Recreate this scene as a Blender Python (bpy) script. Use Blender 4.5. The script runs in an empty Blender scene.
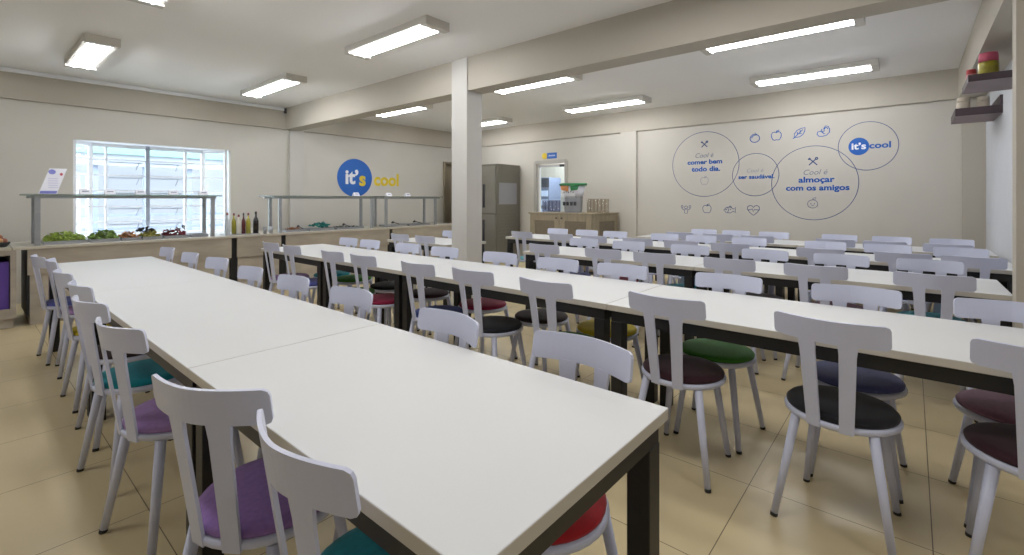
import bpy, bmesh, math, random
from mathutils import Vector, Matrix
random.seed(7)
scn = bpy.context.scene
COL = scn.collection
PI = math.pi
XB, YL, YR = 8.14, 8.62, -0.445      # beam faces: back wall, window wall, right wall
ZC, ZB = 2.97, 2.587                 # ceiling, underside of the beams
EYE = 1.32

# ------------------------------------------------------------------ materials
def srgb(r, g, b):
    f = lambda c: (c/12.92 if c <= .04045 else ((c+.055)/1.055)**2.4)
    return (f(r/255), f(g/255), f(b/255), 1)
def mat(name, rgb, rough=.5, metal=0, noise=0, nscale=6, spec=.5, bump=0, emit=None, trans=0, alpha=1, sheen=0, stretch=None):
    m = bpy.data.materials.new(name); m.use_nodes = True
    nt = m.node_tree; b = nt.nodes['Principled BSDF']
    c = srgb(*rgb)
    b.inputs['Base Color'].default_value = c
    b.inputs['Roughness'].default_value = rough
    b.inputs['Metallic'].default_value = metal
    b.inputs['Specular IOR Level'].default_value = spec
    b.inputs['Transmission Weight'].default_value = trans
    b.inputs['Alpha'].default_value = alpha
    b.inputs['Sheen Weight'].default_value = sheen
    if emit:
        b.inputs['Emission Color'].default_value = srgb(*emit[0]); b.inputs['Emission Strength'].default_value = emit[1]
    if noise or bump:
        tc = nt.nodes.new('ShaderNodeTexCoord'); n = nt.nodes.new('ShaderNodeTexNoise')
        n.inputs['Scale'].default_value = nscale; n.inputs['Detail'].default_value = 5
        if stretch:
            mp = nt.nodes.new('ShaderNodeMapping'); mp.inputs['Scale'].default_value = stretch
            nt.links.new(tc.outputs['Object'], mp.inputs['Vector']); nt.links.new(mp.outputs[0], n.inputs['Vector'])
        else:
            nt.links.new(tc.outputs['Object'], n.inputs['Vector'])
        if noise:
            r = nt.nodes.new('ShaderNodeValToRGB')
            r.color_ramp.elements[0].position = .3; r.color_ramp.elements[1].position = .7
            r.color_ramp.elements[0].color = tuple(max(0, x*(1-noise)) for x in c[:3])+(1,)
            r.color_ramp.elements[1].color = tuple(min(1, x*(1+noise)) for x in c[:3])+(1,)
            nt.links.new(n.outputs['Fac'], r.inputs[0]); nt.links.new(r.outputs[0], b.inputs['Base Color'])
        if bump:
            bp = nt.nodes.new('ShaderNodeBump'); bp.inputs['Strength'].default_value = bump; bp.inputs['Distance'].default_value = .01
            nt.links.new(n.outputs['Fac'], bp.inputs['Height']); nt.links.new(bp.outputs[0], b.inputs['Normal'])
    return m

def glass_mat(name, tint, fac=.12):
    m = bpy.data.materials.new(name); m.use_nodes = True; nt = m.node_tree; nt.nodes.clear()
    o = nt.nodes.new('ShaderNodeOutputMaterial'); mx = nt.nodes.new('ShaderNodeMixShader')
    t = nt.nodes.new('ShaderNodeBsdfTransparent'); g = nt.nodes.new('ShaderNodeBsdfGlossy')
    t.inputs[0].default_value = srgb(*tint); g.inputs['Roughness'].default_value = .04
    mx.inputs[0].default_value = fac
    nt.links.new(t.outputs[0], mx.inputs[1]); nt.links.new(g.outputs[0], mx.inputs[2]); nt.links.new(mx.outputs[0], o.inputs[0])
    return m

def floor_mat():
    m = mat('floor_tile', (198, 181, 142), rough=.34, noise=.07, nscale=1.3, spec=.45)
    nt = m.node_tree; b = nt.nodes['Principled BSDF']; L = nt.links.new
    tc = nt.nodes.new('ShaderNodeTexCoord'); sx = nt.nodes.new('ShaderNodeSeparateXYZ'); L(tc.outputs['Object'], sx.inputs[0])
    def M(op, a, v=None):
        n = nt.nodes.new('ShaderNodeMath'); n.operation = op; L(a, n.inputs[0])
        if v is not None:
            if hasattr(v, 'links'): L(v, n.inputs[1])
            else: n.inputs[1].default_value = v
        return n.outputs[0]
    def line(ax, x0, s):
        q = M('ABSOLUTE', M('SUBTRACT', M('FRACT', M('DIVIDE', M('SUBTRACT', sx.outputs[ax], x0-50*s), s)), .5))
        return M('GREATER_THAN', q, .5-.0019/s)
    g = M('MAXIMUM', line('X', 2.372, .615), line('Y', .574, .635))
    src = b.inputs['Base Color'].links[0].from_socket
    mx = nt.nodes.new('ShaderNodeMix'); mx.data_type = 'RGBA'
    L(g, mx.inputs['Factor']); L(src, mx.inputs['A']); mx.inputs['B'].default_value = srgb(96, 82, 60)
    L(mx.outputs['Result'], b.inputs['Base Color'])
    return m

M_ = {}
M_['wall'] = mat('wall_paint', (200, 195, 185), .8, noise=.02, nscale=2)
M_['wall_l'] = mat('window_wall_paint', (205, 201, 193), .8, noise=.02, nscale=2)
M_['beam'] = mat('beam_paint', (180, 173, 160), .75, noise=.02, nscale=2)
M_['column'] = mat('column_paint', (202, 199, 194), .7, noise=.02, nscale=2)
M_['cool'] = mat('cool_light_paint', (214, 217, 224), .8, noise=.02)  # window light's blue put into the paint; also cools bounce off unseen walls
M_['ceil'] = mat('ceiling_paint', (238, 237, 236), .85, noise=.015, nscale=1)
M_['floor'] = floor_mat()
M_['chair'] = mat('white_lacquer_metal', (200, 204, 226), .35, noise=.015, nscale=9)
M_['top'] = mat('white_laminate', (214, 215, 216), .5, noise=.01, nscale=3, spec=.35)
M_['edge'] = mat('shaded_laminate_edge', (196, 190, 178), .45)  # white laminate again, with the edge's shading put into its colour
M_['black'] = mat('black_powder_coat', (15, 15, 18), .45, noise=.1, nscale=20)
M_['foot'] = mat('rubber_foot', (40, 38, 36), .7)
M_['wood'] = mat('greige_wood_board', (164, 155, 142), .55, noise=.2, nscale=2.2, stretch=(1, 1, 3.5))
M_['oak'] = mat('cabinet_wood', (144, 132, 110), .55, noise=.18, nscale=3, stretch=(6, 6, 1))
M_['mesh'] = mat('cabinet_inset_panel', (112, 100, 84), .6, noise=.2, nscale=60)
M_['stone'] = mat('pale_stone_top', (190, 183, 170), .35, noise=.04, nscale=12)
M_['steel'] = mat('stainless_steel', (158, 160, 164), .38, metal=.55, noise=.05, nscale=3, stretch=(1, 1, 8))
M_['steelpan'] = mat('steel_pan', (170, 172, 176), .3, metal=.7)
M_['glass'] = glass_mat('clear_glass', (240, 248, 250), .07)
M_['gglass'] = glass_mat('greenish_shelf_glass', (196, 212, 204), .32)
M_['cup'] = glass_mat('clear_plastic', (226, 220, 210), .10)
M_['cupdark'] = glass_mat('smoked_plastic', (196, 196, 206), .14)
M_['frame'] = mat('white_window_frame', (238, 240, 244), .4)
M_['mullion'] = mat('grey_mullion', (150, 158, 172), .4)
M_['tube'] = mat('lamp_tube', (255, 255, 255), .4, emit=((250, 252, 255), 34))
M_['fix'] = mat('lamp_housing', (200, 196, 188), .45)
M_['refl'] = mat('glowing_lamp_reflector', (215, 214, 210), .3, emit=((255, 250, 240), .1))  # slight emission added, imitating tube light on the reflector
M_['blue'] = mat('mural_blue', (18, 90, 178), .6)
M_['navy'] = mat('mural_navy_line', (74, 92, 138), .6)
M_['greyline'] = mat('mural_grey_ink', (128, 134, 152), .6)
M_['paleink'] = mat('mural_pale_ink', (160, 162, 172), .6)
M_['yellow'] = mat('mural_yellow', (222, 194, 40), .6)
M_['whiteink'] = mat('white_ink', (238, 240, 244), .6)
M_['paper'] = mat('white_paper', (232, 232, 242), .6)
M_['lilacink'] = mat('lilac_ink', (120, 124, 200), .6)
M_['redink'] = mat('red_ink', (190, 70, 90), .6)
M_['purple'] = mat('purple_board', (84, 56, 148), .5)
M_['darkwood'] = mat('dark_shelf_wood', (66, 52, 58), .5, noise=.15, nscale=5)
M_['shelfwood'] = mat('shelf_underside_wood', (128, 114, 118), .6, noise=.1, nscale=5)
M_['ext'] = mat('outdoor_wall', (196, 198, 204), .8)
M_['extground'] = mat('outdoor_paving', (158, 162, 172), .8)
M_['awning'] = mat('teal_awning', (112, 150, 144), .7)
M_['extpost'] = mat('outdoor_post', (128, 138, 160), .6)
M_['extroof'] = mat('outdoor_roof', (136, 142, 152), .7)
M_['grey'] = mat('grey_plastic', (134, 136, 140), .5)
M_['green'] = mat('green_plastic', (44, 122, 74), .5)
M_['orange'] = mat('orange_panel', (196, 130, 78), .6)
M_['charcoal'] = mat('charcoal', (40, 42, 48), .5)
SEATS = {
 'teal': (20, 136, 152), 'lilac': (156, 122, 178), 'purple': (142, 108, 172), 'blue': (84, 90, 166), 'royal blue': (50, 70, 140),
 'yellow': (196, 174, 20), 'dark brown': (52, 38, 42), 'black': (28, 28, 34), 'maroon': (52, 24, 34), 'crimson': (136, 22, 58),
 'green': (56, 120, 36), 'slate blue': (78, 84, 132), 'mauve': (130, 92, 112), 'red': (158, 22, 30), 'cyan': (110, 190, 200)}
SM = {k: mat('seat_fabric_'+k.replace(' ', '_'), v, .75, noise=.10, nscale=60, sheen=.15, spec=.2) for k, v in SEATS.items()}

# ------------------------------------------------------------------ mesh helpers
def bm_new(): return bmesh.new()
def box(bm, x0, x1, y0, y1, z0, z1, bev=0):
    r = bmesh.ops.create_cube(bm, size=1)
    for v in r['verts']:
        v.co = Vector(((x0+x1)/2+v.co.x*(x1-x0), (y0+y1)/2+v.co.y*(y1-y0), (z0+z1)/2+v.co.z*(z1-z0)))
    if bev:
        ed = list({e for v in r['verts'] for e in v.link_edges})
        bmesh.ops.bevel(bm, geom=ed, offset=bev, segments=2, affect='EDGES', profile=.5)
    return bm
def tube(bm, p, q, r0, r1=None, n=10, cap=True):
    p, q = Vector(p), Vector(q); r1 = r0 if r1 is None else r1
    d = (q-p); z = d.normalized(); x = z.orthogonal().normalized(); y = z.cross(x)
    A = [bm.verts.new(p+(x*math.cos(2*PI*i/n)+y*math.sin(2*PI*i/n))*r0) for i in range(n)]
    B = [bm.verts.new(q+(x*math.cos(2*PI*i/n)+y*math.sin(2*PI*i/n))*r1) for i in range(n)]
    for i in range(n):
        f = bm.faces.new((A[i], A[(i+1) % n], B[(i+1) % n], B[i])); f.smooth = True
    if cap: bm.faces.new(A[::-1]); bm.faces.new(B)
    return bm
def lathe(bm, prof, n=24, c=(0, 0, 0), smooth=True):
    rings = []
    for r, z in prof:
        if r < 1e-6: rings.append([bm.verts.new((c[0], c[1], c[2]+z))])
        else: rings.append([bm.verts.new((c[0]+r*math.cos(2*PI*i/n), c[1]+r*math.sin(2*PI*i/n), c[2]+z)) for i in range(n)])
    for a, b in zip(rings, rings[1:]):
        for i in range(n):
            j = (i+1) % n
            if len(a) == 1 and len(b) == 1: continue
            if len(a) == 1: f = bm.faces.new((a[0], b[j], b[i]))
            elif len(b) == 1: f = bm.faces.new((a[i], a[j], b[0]))
            else: f = bm.faces.new((a[i], a[j], b[j], b[i]))
            f.smooth = smooth
    return bm
def prism(bm, pts, off):
    """flat polygon pts (3d) extruded along off"""
    off = Vector(off)
    a = [bm.verts.new(Vector(p)) for p in pts]; b = [bm.verts.new(Vector(p)+off) for p in pts]
    bm.faces.new(a); bm.faces.new(b[::-1]); n = len(a)
    for i in range(n): bm.faces.new((a[i], b[i], b[(i+1) % n], a[(i+1) % n]))
    return bm
def mesh_from(bm, name, m):
    bmesh.ops.recalc_face_normals(bm, faces=bm.faces)
    me = bpy.data.meshes.new(name); bm.to_mesh(me); bm.free()
    for k in (m if isinstance(m, (list, tuple)) else [m]): me.materials.append(k)
    return me
def obj(name, bm, m, parent=None, loc=None, rot=None):
    me = bm if isinstance(bm, bpy.types.Mesh) else mesh_from(bm, name, m)
    o = bpy.data.objects.new(name, me); COL.objects.link(o)
    if parent: o.parent = parent
    if loc: o.location = loc
    if rot: o.rotation_euler = rot
    return o
def tag(o, label, cat, group=None, kind=None):
    o['label'] = label; o['category'] = cat
    if group: o['group'] = group
    if kind: o['kind'] = kind
    return o
def thing(name, label, cat, loc=(0, 0, 0), rz=0, group=None):
    o = bpy.data.objects.new(name, None); COL.objects.link(o); o.empty_display_size = .1
    o.location = loc; o.rotation_euler = (0, 0, rz)
    return tag(o, label, cat, group)
def struct(name, bm, m, parent=None, label=None):
    o = obj(name, bm, m, parent)
    if not parent: o['kind'] = 'structure'
    if label: o['label'] = label
    return o
def copy_tree(o, parent=None):
    c = o.copy(); COL.objects.link(c); c.parent = parent
    for ch in list(o.children): copy_tree(ch, c)
    return c
def B(*a, **k): return box(bm_new(), *a, **k)

# ------------------------------------------------------------------ the room
struct('floor', B(-3.2, 8.3, -3.3, 8.85, -.1, 0), M_['floor'])
struct('ceiling', B(-3.2, 8.3, -3.3, 8.85, ZC, ZC+.1), M_['ceil'])
WX0, WX1, WZ0, WZ1 = 1.01, 2.94, .76, 2.14       # window opening
bm = bm_new()                                       # window wall with its opening and a recess for the service doorway
box(bm, -3.2, WX0, YL+.03, YL+.14, 0, ZC); box(bm, WX1, 7.66, YL+.03, YL+.14, 0, ZC)
box(bm, WX0, WX1, YL+.03, YL+.14, 0, WZ0); box(bm, WX0, WX1, YL+.03, YL+.14, WZ1, ZC)
box(bm, 7.66, XB+.16, YL+.03, YL+.14, 2.2, ZC)
struct('wall_left', bm, M_['wall_l'])
DY0, DY1, DZ = 5.46, 6.26, 2.13                  # door opening in the back wall
bm = bm_new()
box(bm, XB+.03, XB+.16, -.9, DY0, 0, ZC); box(bm, XB+.03, XB+.16, DY1, YL+.14, 0, ZC); box(bm, XB+.03, XB+.16, DY0, DY1, DZ, ZC)
struct('wall_back', bm, M_['wall'])
struct('wall_right', B(3.96, 8.3, -.85, -.69, 0, ZC), M_['cool'])
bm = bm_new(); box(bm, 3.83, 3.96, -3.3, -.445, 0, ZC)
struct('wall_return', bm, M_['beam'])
struct('wall_side', B(-3.2, 3.83, -3.3, -3.2, 0, ZC), M_['cool'])
struct('wall_front', B(-3.2, -3.1, -3.2, YL+.03, 0, ZC), M_['cool'])
# beams, pilasters, column
struct('trim_1', B(3.83, 4.08, -.445, YL, ZB, ZC), M_['beam'])                # main beam
struct('trim_2', B(-3.1, 3.83, YL-.02, YL+.03, ZB, ZC-.05), M_['beam'])
struct('trim_3', B(4.08, XB, YL-.02, YL+.03, ZB, ZC), M_['beam'])
struct('trim_4', B(XB-.02, XB+.03, -.69, YL-.02, ZB, ZC), M_['beam'])
struct('trim_5', B(3.96, XB-.02, -.69, YR, ZB, ZC), M_['beam'])               # beam over the side recess
struct('trim_6', B(XB-.03, XB+.03, 3.88, 4.2, 0, ZB), M_['wall'])
struct('trim_7', B(XB-.03, XB+.03, -.69, -.475, 0, ZB), M_['beam'])
struct('trim_8', B(3.9, 4.15, YL-.03, YL+.03, 0, ZB), M_['column'])
struct('trim_9', B(3.81, 4.06, 3.92, 4.18, 0, ZC, bev=.004), M_['column'])      # free-standing column
struct('trim_10', B(-3.1, 3.8, YL-.045, YL+.03, ZC-.055, ZC-.005), M_['frame'])  # white conduit along the cornice
struct('trim_11', B(3.79, 3.83, YL-.05, YL-.02, ZC-.1, ZC-.01), M_['charcoal'])
# service doorway recess at the end of the window wall
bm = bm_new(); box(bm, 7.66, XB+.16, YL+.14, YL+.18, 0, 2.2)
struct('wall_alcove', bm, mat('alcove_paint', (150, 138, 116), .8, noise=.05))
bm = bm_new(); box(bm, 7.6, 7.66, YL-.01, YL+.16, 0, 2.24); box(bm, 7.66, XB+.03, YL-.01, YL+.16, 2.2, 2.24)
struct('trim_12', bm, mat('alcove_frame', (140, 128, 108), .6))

# bay window --------------------------------------------------------
win = bpy.data.objects.new('window_1', None); COL.objects.link(win); win['kind'] = 'structure'
P0, P1, P2, P3 = (1.03, 8.73), (1.235, 9.02), (2.65, 9.02), (2.89, 8.73)
def wallbar(bm, a, b, z0, z1, t=.03):
    a, b = Vector((a[0], a[1], 0)), Vector((b[0], b[1], 0)); d = (b-a).normalized(); n = Vector((-d.y, d.x, 0))*t/2
    prism(bm, [a+n+Vector((0, 0, z0)), b+n+Vector((0, 0, z0)), b-n+Vector((0, 0, z0)), a-n+Vector((0, 0, z0))], (0, 0, z1-z0))
bm = bm_new()
for a, b in ((P0, P1), (P1, P2), (P2, P3)):
    wallbar(bm, a, b, WZ1-.05, WZ1, .05); wallbar(bm, a, b, WZ0, WZ0+.05, .05)
    for k in range(1, 6):
        z = WZ0+(WZ1-WZ0)*k/6; wallbar(bm, a, b, z-.011, z+.011, .025)
for p, w in ((P0, .03), (P1, .05), (P2, .055), (P3, .04)): box(bm, p[0]-w/2, p[0]+w/2, p[1]-.03, p[1]+.03, WZ0, WZ1)
for x, w in ((1.41, .025), (2.40, .035)): box(bm, x-w/2, x+w/2, 9.0, 9.04, WZ0, WZ1)
obj('window_frame', bm, M_['frame'], win)
obj('mullion', B(1.875, 1.925, 8.99, 9.05, WZ0, WZ1), M_['mullion'], win)
bm = bm_new()                                      # tilting louvre stays
for x in (1.43, 1.93):
    for k in range(1, 6):
        z = WZ0+(WZ1-WZ0)*k/6
        box(bm, x, x+.4, 8.955, 8.965, z-.045, z-.03)
        tube(bm, (x+.32, 8.965, z-.14), (x+.36, 8.965, z-.03), .006, n=6)
obj('louvre_stay', bm, M_['mullion'], win)
bm = bm_new()
for a, b in ((P0, P1), (P1, P2), (P2, P3)):
    v = [bm.verts.new((a[0], a[1], WZ0)), bm.verts.new((b[0], b[1], WZ0)), bm.verts.new((b[0], b[1], WZ1)), bm.verts.new((a[0], a[1], WZ1))]; bm.faces.new(v)
obj('pane', bm, M_['glass'], win)
bm = bm_new()
base = [(WX0-.02, YL+.141), (P1[0]-.03, 9.07), (P2[0]+.03, 9.07), (WX1+.02, YL+.141)]
prism(bm, [(x, y, WZ1) for x, y in base], (0, 0, .03)); prism(bm, [(x, y, WZ0-.03) for x, y in base], (0, 0, .03))
obj('reveal', bm, M_['frame'], win)
# outside the window
struct('ground_outside', B(-6, 12, 8.9, 22, -.25, -.12), M_['extground'])
struct('exterior_wall', B(-4, 12, 17, 17.3, -.2, 4.6), M_['ext'])
can = thing('covered_walkway', 'outdoor canopy with teal fascia and pale blue posts beyond the window', 'canopy')
obj('roof', B(-2, 9, 12.6, 16.8, 2.62, 2.7), M_['extroof'], can)
obj('valance', B(-2, 9, 12.56, 12.6, 2.02, 2.27), M_['extroof'], can)
obj('fascia', B(-2, 9, 12.5, 12.6, 2.26, 2.44), M_['awning'], can)
for x in (.9, 1.75, 2.6, 3.4, 4.2): obj('post', B(x, x+.1, 12.65, 12.75, -.12, 2.62), M_['extpost'], can)
rl = thing('railing', 'low grey railing outside the window', 'railing')
bm = bm_new()
for z in (.45, .75, 1.0): box(bm, .2, 5, 11.4, 11.44, z, z+.05)
obj('rail', bm, M_['extpost'], rl)
for x in (.4, 1.4, 2.4, 3.4, 4.4): obj('post', B(x, x+.05, 11.38, 11.46, -.12, 1.0), M_['mullion'], rl)

# door in the back wall ----------------------------------------------
dr = bpy.data.objects.new('door_1', None); COL.objects.link(dr); dr['kind'] = 'structure'
alu = mat('aluminium_frame', (176, 172, 164), .4, metal=.3)
bm = bm_new(); box(bm, XB+.0, XB+.16, DY0-.03, DY0+.03, 0, DZ); box(bm, XB, XB+.16, DY1-.03, DY1+.03, 0, DZ); box(bm, XB, XB+.16, DY0, DY1, DZ-.04, DZ+.03)
obj('door_frame', bm, alu, dr)
bm = bm_new(); y0, y1 = DY0+.04, DY1-.04
for a in (B,): pass
box(bm, XB+.08, XB+.11, y0, y0+.05, .02, DZ-.06); box(bm, XB+.08, XB+.11, y1-.05, y1, .02, DZ-.06); box(bm, XB+.08, XB+.11, y0, y1, DZ-.11, DZ-.06); box(bm, XB+.08, XB+.11, y0, y1, .02, .2)
lf = obj('door_leaf', bm, M_['frame'], dr)
obj('pane', B(XB+.09, XB+.095, y0+.05, y1-.05, .2, DZ-.11), M_['glass'], lf)
obj('closer', B(XB+.04, XB+.08, y0+.02, y0+.14, DZ-.12, DZ-.07), M_['charcoal'], dr)
bm = bm_new(); box(bm, 9.9, 10.0, 4.2, 8.0, 0, 2.7); box(bm, 8.3, 9.9, 4.2, 4.3, 0, 2.7); box(bm, 8.3, 9.9, 7.9, 8.0, 0, 2.7); box(bm, 8.3, 10, 4.2, 8, 2.7, 2.8); box(bm, 8.3, 10, 4.2, 8, -.1, 0)
struct('wall_next_room', bm, M_['wall_l'])
wf = thing('display_cooler', 'pale blue drinks cooler in the room behind the glazed door', 'cooler', (9.5, 6.98, 0))
obj('cabinet', B(-.25, .25, -.3, .3, 0, 1.86, bev=.01), mat('cooler_body', (126, 140, 176), .4), wf)
obj('header', B(-.26, -.25, -.3, .3, 1.62, 1.84), mat('cooler_header', (70, 74, 92), .4), wf)
bm = bm_new()
for k in range(6): box(bm, -.265, -.25, -.27, .27, .3+k*.22, .44+k*.22)
obj('shelf_stock', bm, mat('glowing_cooler_stock', (190, 206, 236), .4, emit=((200, 215, 250), .4)), wf)  # faint glow added to the stock, which is no lamp itself

# ------------------------------------------------------------------ text and line decals
def text_mesh(body, width, m, bold=0, shear=0, depth=.001, maxh=None):
    cu = bpy.data.curves.new('lettering', 'FONT'); cu.body = body; cu.align_x = 'CENTER'; cu.align_y = 'CENTER'
    cu.size = 1; cu.offset = bold; cu.shear = shear; cu.extrude = 0; cu.resolution_u = 4
    o = bpy.data.objects.new('lettering', cu); COL.objects.link(o)
    dg = bpy.context.evaluated_depsgraph_get(); me = bpy.data.meshes.new_from_object(o.evaluated_get(dg))
    bpy.data.objects.remove(o); bpy.data.curves.remove(cu)
    xs = [v.co.x for v in me.vertices]; s = width/(max(xs)-min(xs)); cxm = (max(xs)+min(xs))/2
    for v in me.vertices: v.co = Vector(((v.co.x-cxm)*s, v.co.y*s*(.86 if bold == .03 or bold == .024 else 1), 0))
    me.materials.clear(); me.materials.append(m)
    return me
ROT_B = (PI/2, 0, -PI/2)      # on the back wall: reads towards -Y
ROT_L = (PI/2, 0, 0)          # on the window wall: reads towards +X
def ribbon(bm, pts, w, closed=False):
    n = len(pts); P = [Vector((p[0], p[1], 0)) for p in pts]; A = []
    for i in range(n):
        a = P[(i-1) % n] if closed or i > 0 else P[i]; b = P[(i+1) % n] if closed or i < n-1 else P[i]
        d = (b-a); d = d.normalized() if d.length > 0 else Vector((1, 0, 0)); nn = Vector((-d.y, d.x, 0))*w/2
        A.append((bm.verts.new(P[i]+nn), bm.verts.new(P[i]-nn)))
    for i in range(n if closed else n-1):
        j = (i+1) % n; bm.faces.new((A[i][0], A[i][1], A[j][1], A[j][0]))
def ell(cx, cy, a, b, n=48, t0=0, t1=2*PI):
    c = abs(t1-t0-2*PI) < 1e-6
    return [(cx+a*math.cos(t0+(t1-t0)*i/(n if c else n-1)), cy+b*math.sin(t0+(t1-t0)*i/(n if c else n-1))) for i in range(n)]
XD = XB+.03-.004
def decal_b(name, label, m, y, z, strokes, w=.011, k=.075, cat='wall decal', group='line-drawn food decals on the mural wall'):
    bm = bm_new()
    for pts, closed in strokes: ribbon(bm, [(p[0]*k, p[1]*k) for p in pts], w, closed)
    o = obj(name, bm, m, None, (XD, y, z), ROT_B)
    return tag(o, label, cat, group)
def closed(p): return (p, True)
def opened(p): return (p, False)
def leafy(x, y, s=.35): return [closed([(x, y), (x+.1*s/.35, y+.22*s/.35), (x+s, y+.3*s/.35), (x+.28*s/.35, y+.02)])]
tomato = [closed([(.92*math.cos(t), .82*math.sin(t)-.15-.14*math.exp(-((t-PI/2)**2)*9)) for t in [2*PI*i/40 for i in range(40)]]),
          opened([(-.45, .78), (-.15, .55), (0, .72), (.15, .55), (.45, .78)]), opened([(0, .55), (.1, 1.05)]), opened(ell(0, -.15, .62, .55, 8, PI*.65, PI*.95))]
apple = [closed([(0, .62), (.3, .78), (.68, .7), (.92, .3), (.86, -.3), (.6, -.8), (.28, -.92), (0, -.8), (-.28, -.92), (-.6, -.8), (-.86, -.3), (-.92, .3), (-.68, .7), (-.3, .78)]),
         opened([(0, .62), (.02, .85), (.12, 1.05)])]+leafy(.12, .8, .4)
leaf = [closed([(-.85, -.85), (-.8, -.1), (-.4, .5), (.3, .85), (.95, .95), (.9, .3), (.6, -.35), (.05, -.75)]), opened([(-1.05, -1.05), (0, 0), (.6, .6)]),
        opened([(-.3, -.3), (-.3, .2)]), opened([(.15, .15), (.15, .55)]), opened([(-.1, -.1), (.4, -.1)])]
bean = [closed([(-.95, -.5), (-.85, -.1), (-.45, 0), (-.1, -.25), (.15, .0), (.1, .5), (.35, .9), (.75, .8), (.98, .3), (.95, -.3), (.5, -.8), (-.1, -.95), (-.65, -.9)]),
        opened([(-.1, -.25), (.1, -.5), (.3, -.45)]), opened(ell(.45, .3, .25, .3, 8, 0, PI)), opened([(-.05, -.2), (-.3, .15), (-.15, .4)])]
broc = [closed([(-.28, -.9), (.28, -.9), (.34, -.2), (.0, -.02), (-.34, -.2)]), opened([(-.34, -.2), (-.75, -.05), (-1.0, .5), (-.85, .75)]), opened([(.34, -.2), (.75, -.05), (1.0, .5), (.85, .75)]),
        closed(ell(0, .3, .32, .28, 14)), opened([(-.7, .1), (-.6, .5), (-.75, .75)]), opened([(.7, .1), (.6, .5), (.75, .75)])]
fish = [closed([(-1.0, 0), (-.6, .45), (.1, .5), (.55, .18), (.98, .5), (.85, 0), (.98, -.5), (.55, -.18), (.1, -.5), (-.6, -.45)]),
        closed(ell(-.62, .1, .08, .08, 8)), opened([(-.35, .4), (-.22, 0), (-.35, -.4)]), opened([(0, .2), (.15, .1), (.0, 0)]), opened([(-.2, .5), (.05, .72), (.3, .45)])]
heart = [closed([(0, -.95), (.6, -.42), (.98, .15), (.92, .6), (.55, .82), (.2, .7), (0, .45), (-.2, .7), (-.55, .82), (-.92, .6), (-.98, .15), (-.6, -.42)]),
         opened([(-.85, .05), (-.35, .05), (-.2, .3), (0, -.3), (.2, .2), (.3, .05), (.8, .05)])]
cutlery = [opened([(-.8, -.8), (.55, .55)]), opened([(.8, -.8), (-.55, .55)]), opened([(-.95, .5), (-.6, .85)]), opened([(-.95, .5), (-.55, .55), (-.6, .85)]), closed(ell(.68, .68, .22, .22, 10))]
face = [closed(ell(0, -.15, .85, .8, 28)), opened([(0, .65), (.05, .95)])]+leafy(.05, .75, .5)+[closed(ell(-.3, -.1, .05, .07, 8)), closed(ell(.3, -.1, .05, .07, 8)), opened(ell(0, -.25, .2, .2, 8, PI*1.1, PI*1.9))]
decal_b('tomato_decal', 'blue line-drawn tomato decal above the two smaller overlapping circles', M_['blue'], 1.893, 2.30, tomato)
decal_b('apple_decal', 'blue line-drawn apple decal between the tomato and the leaf decals', M_['blue'], 1.591, 2.305, apple)
decal_b('leaf_decal', 'blue line-drawn leaf decal between the apple and the bean decals', M_['blue'], 1.285, 2.32, leaf, k=.078)
decal_b('bean_decal', 'blue line-drawn bean decal beside the leaf, nearest the circle with a logo', M_['blue'], .984, 2.32, bean, k=.08)
decal_b('broccoli_decal', 'grey line-drawn broccoli decal with raised arms, first under the first circle', M_['navy'], 2.98, 1.16, broc, w=.01, k=.085)
decal_b('apple_decal', 'grey line-drawn apple decal low on the wall between broccoli and fish', M_['navy'], 2.629, 1.165, apple, w=.01, k=.075)
decal_b('fish_decal', 'grey line-drawn fish decal between the low apple and the heart', M_['navy'], 2.265, 1.15, fish, w=.01, k=.095)
decal_b('heart_decal', 'grey line-drawn heart decal with a pulse line, under the smallest text circle', M_['navy'], 1.914, 1.155, heart, w=.01, k=.09)
def lettering(body, width, m, y, z, parent, name='lettering', bold=0, shear=0, stretch=1.0):
    me = text_mesh(body, width, m, bold, shear)
    o = obj(name, me, None, parent, (0, 0, 0), None)
    o.location = (0, 0, 0) ; o.matrix_local = Matrix.Translation((y, z, .0005))
    return o
def circle_decal(y, z, r, label, items, w=.009):
    t = thing('circle_decal', label, 'wall decal', (XD, y, z), 0, 'text circles on the mural wall'); t.rotation_euler = ROT_B
    bm = bm_new(); ribbon(bm, ell(0, 0, r, r, 96), w, True); obj('ring', bm, M_['navy'], t)
    for it in items:
        if it[0] == 't':
            _, body, wd, m, dy, dz, bold, sh = it; lettering(body, wd, M_[m], dy, dz, t, bold=bold, shear=sh)
        elif it[0] == 'i':
            _, nm, st, m, dy, dz, k, lw = it; bm = bm_new()
            for pts, c in st: ribbon(bm, [(p[0]*k+dy, p[1]*k+dz) for p in pts], lw, c)
            obj(nm, bm, M_[m], t)
    return t
circle_decal(2.67, 1.92, .545, 'thin blue circle decal reading Cool é comer bem todo dia', [
    ('i', 'crossed_cutlery', cutlery, 'navy', .0, .335, .06, .016), ('t', 'Cool é', .30, 'greyline', .0, .145, 0, .28),
    ('t', 'comer bem', .57, 'blue', 0, .035, .03, 0), ('t', 'todo dia.', .47, 'blue', .02, -.085, .03, 0), ('i', 'fruit_icon', [s for s in apple], 'paleink', .0, -.28, .07, .009)])
circle_decal(1.89, 1.715, .335, 'smaller thin blue circle decal reading Cool é ser saudável', [
    ('t', 'Cool é', .24, 'paleink', 0, .065, 0, .28), ('t', 'ser saudável.', .52, 'blue', .015, -.035, .03, 0)])
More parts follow.
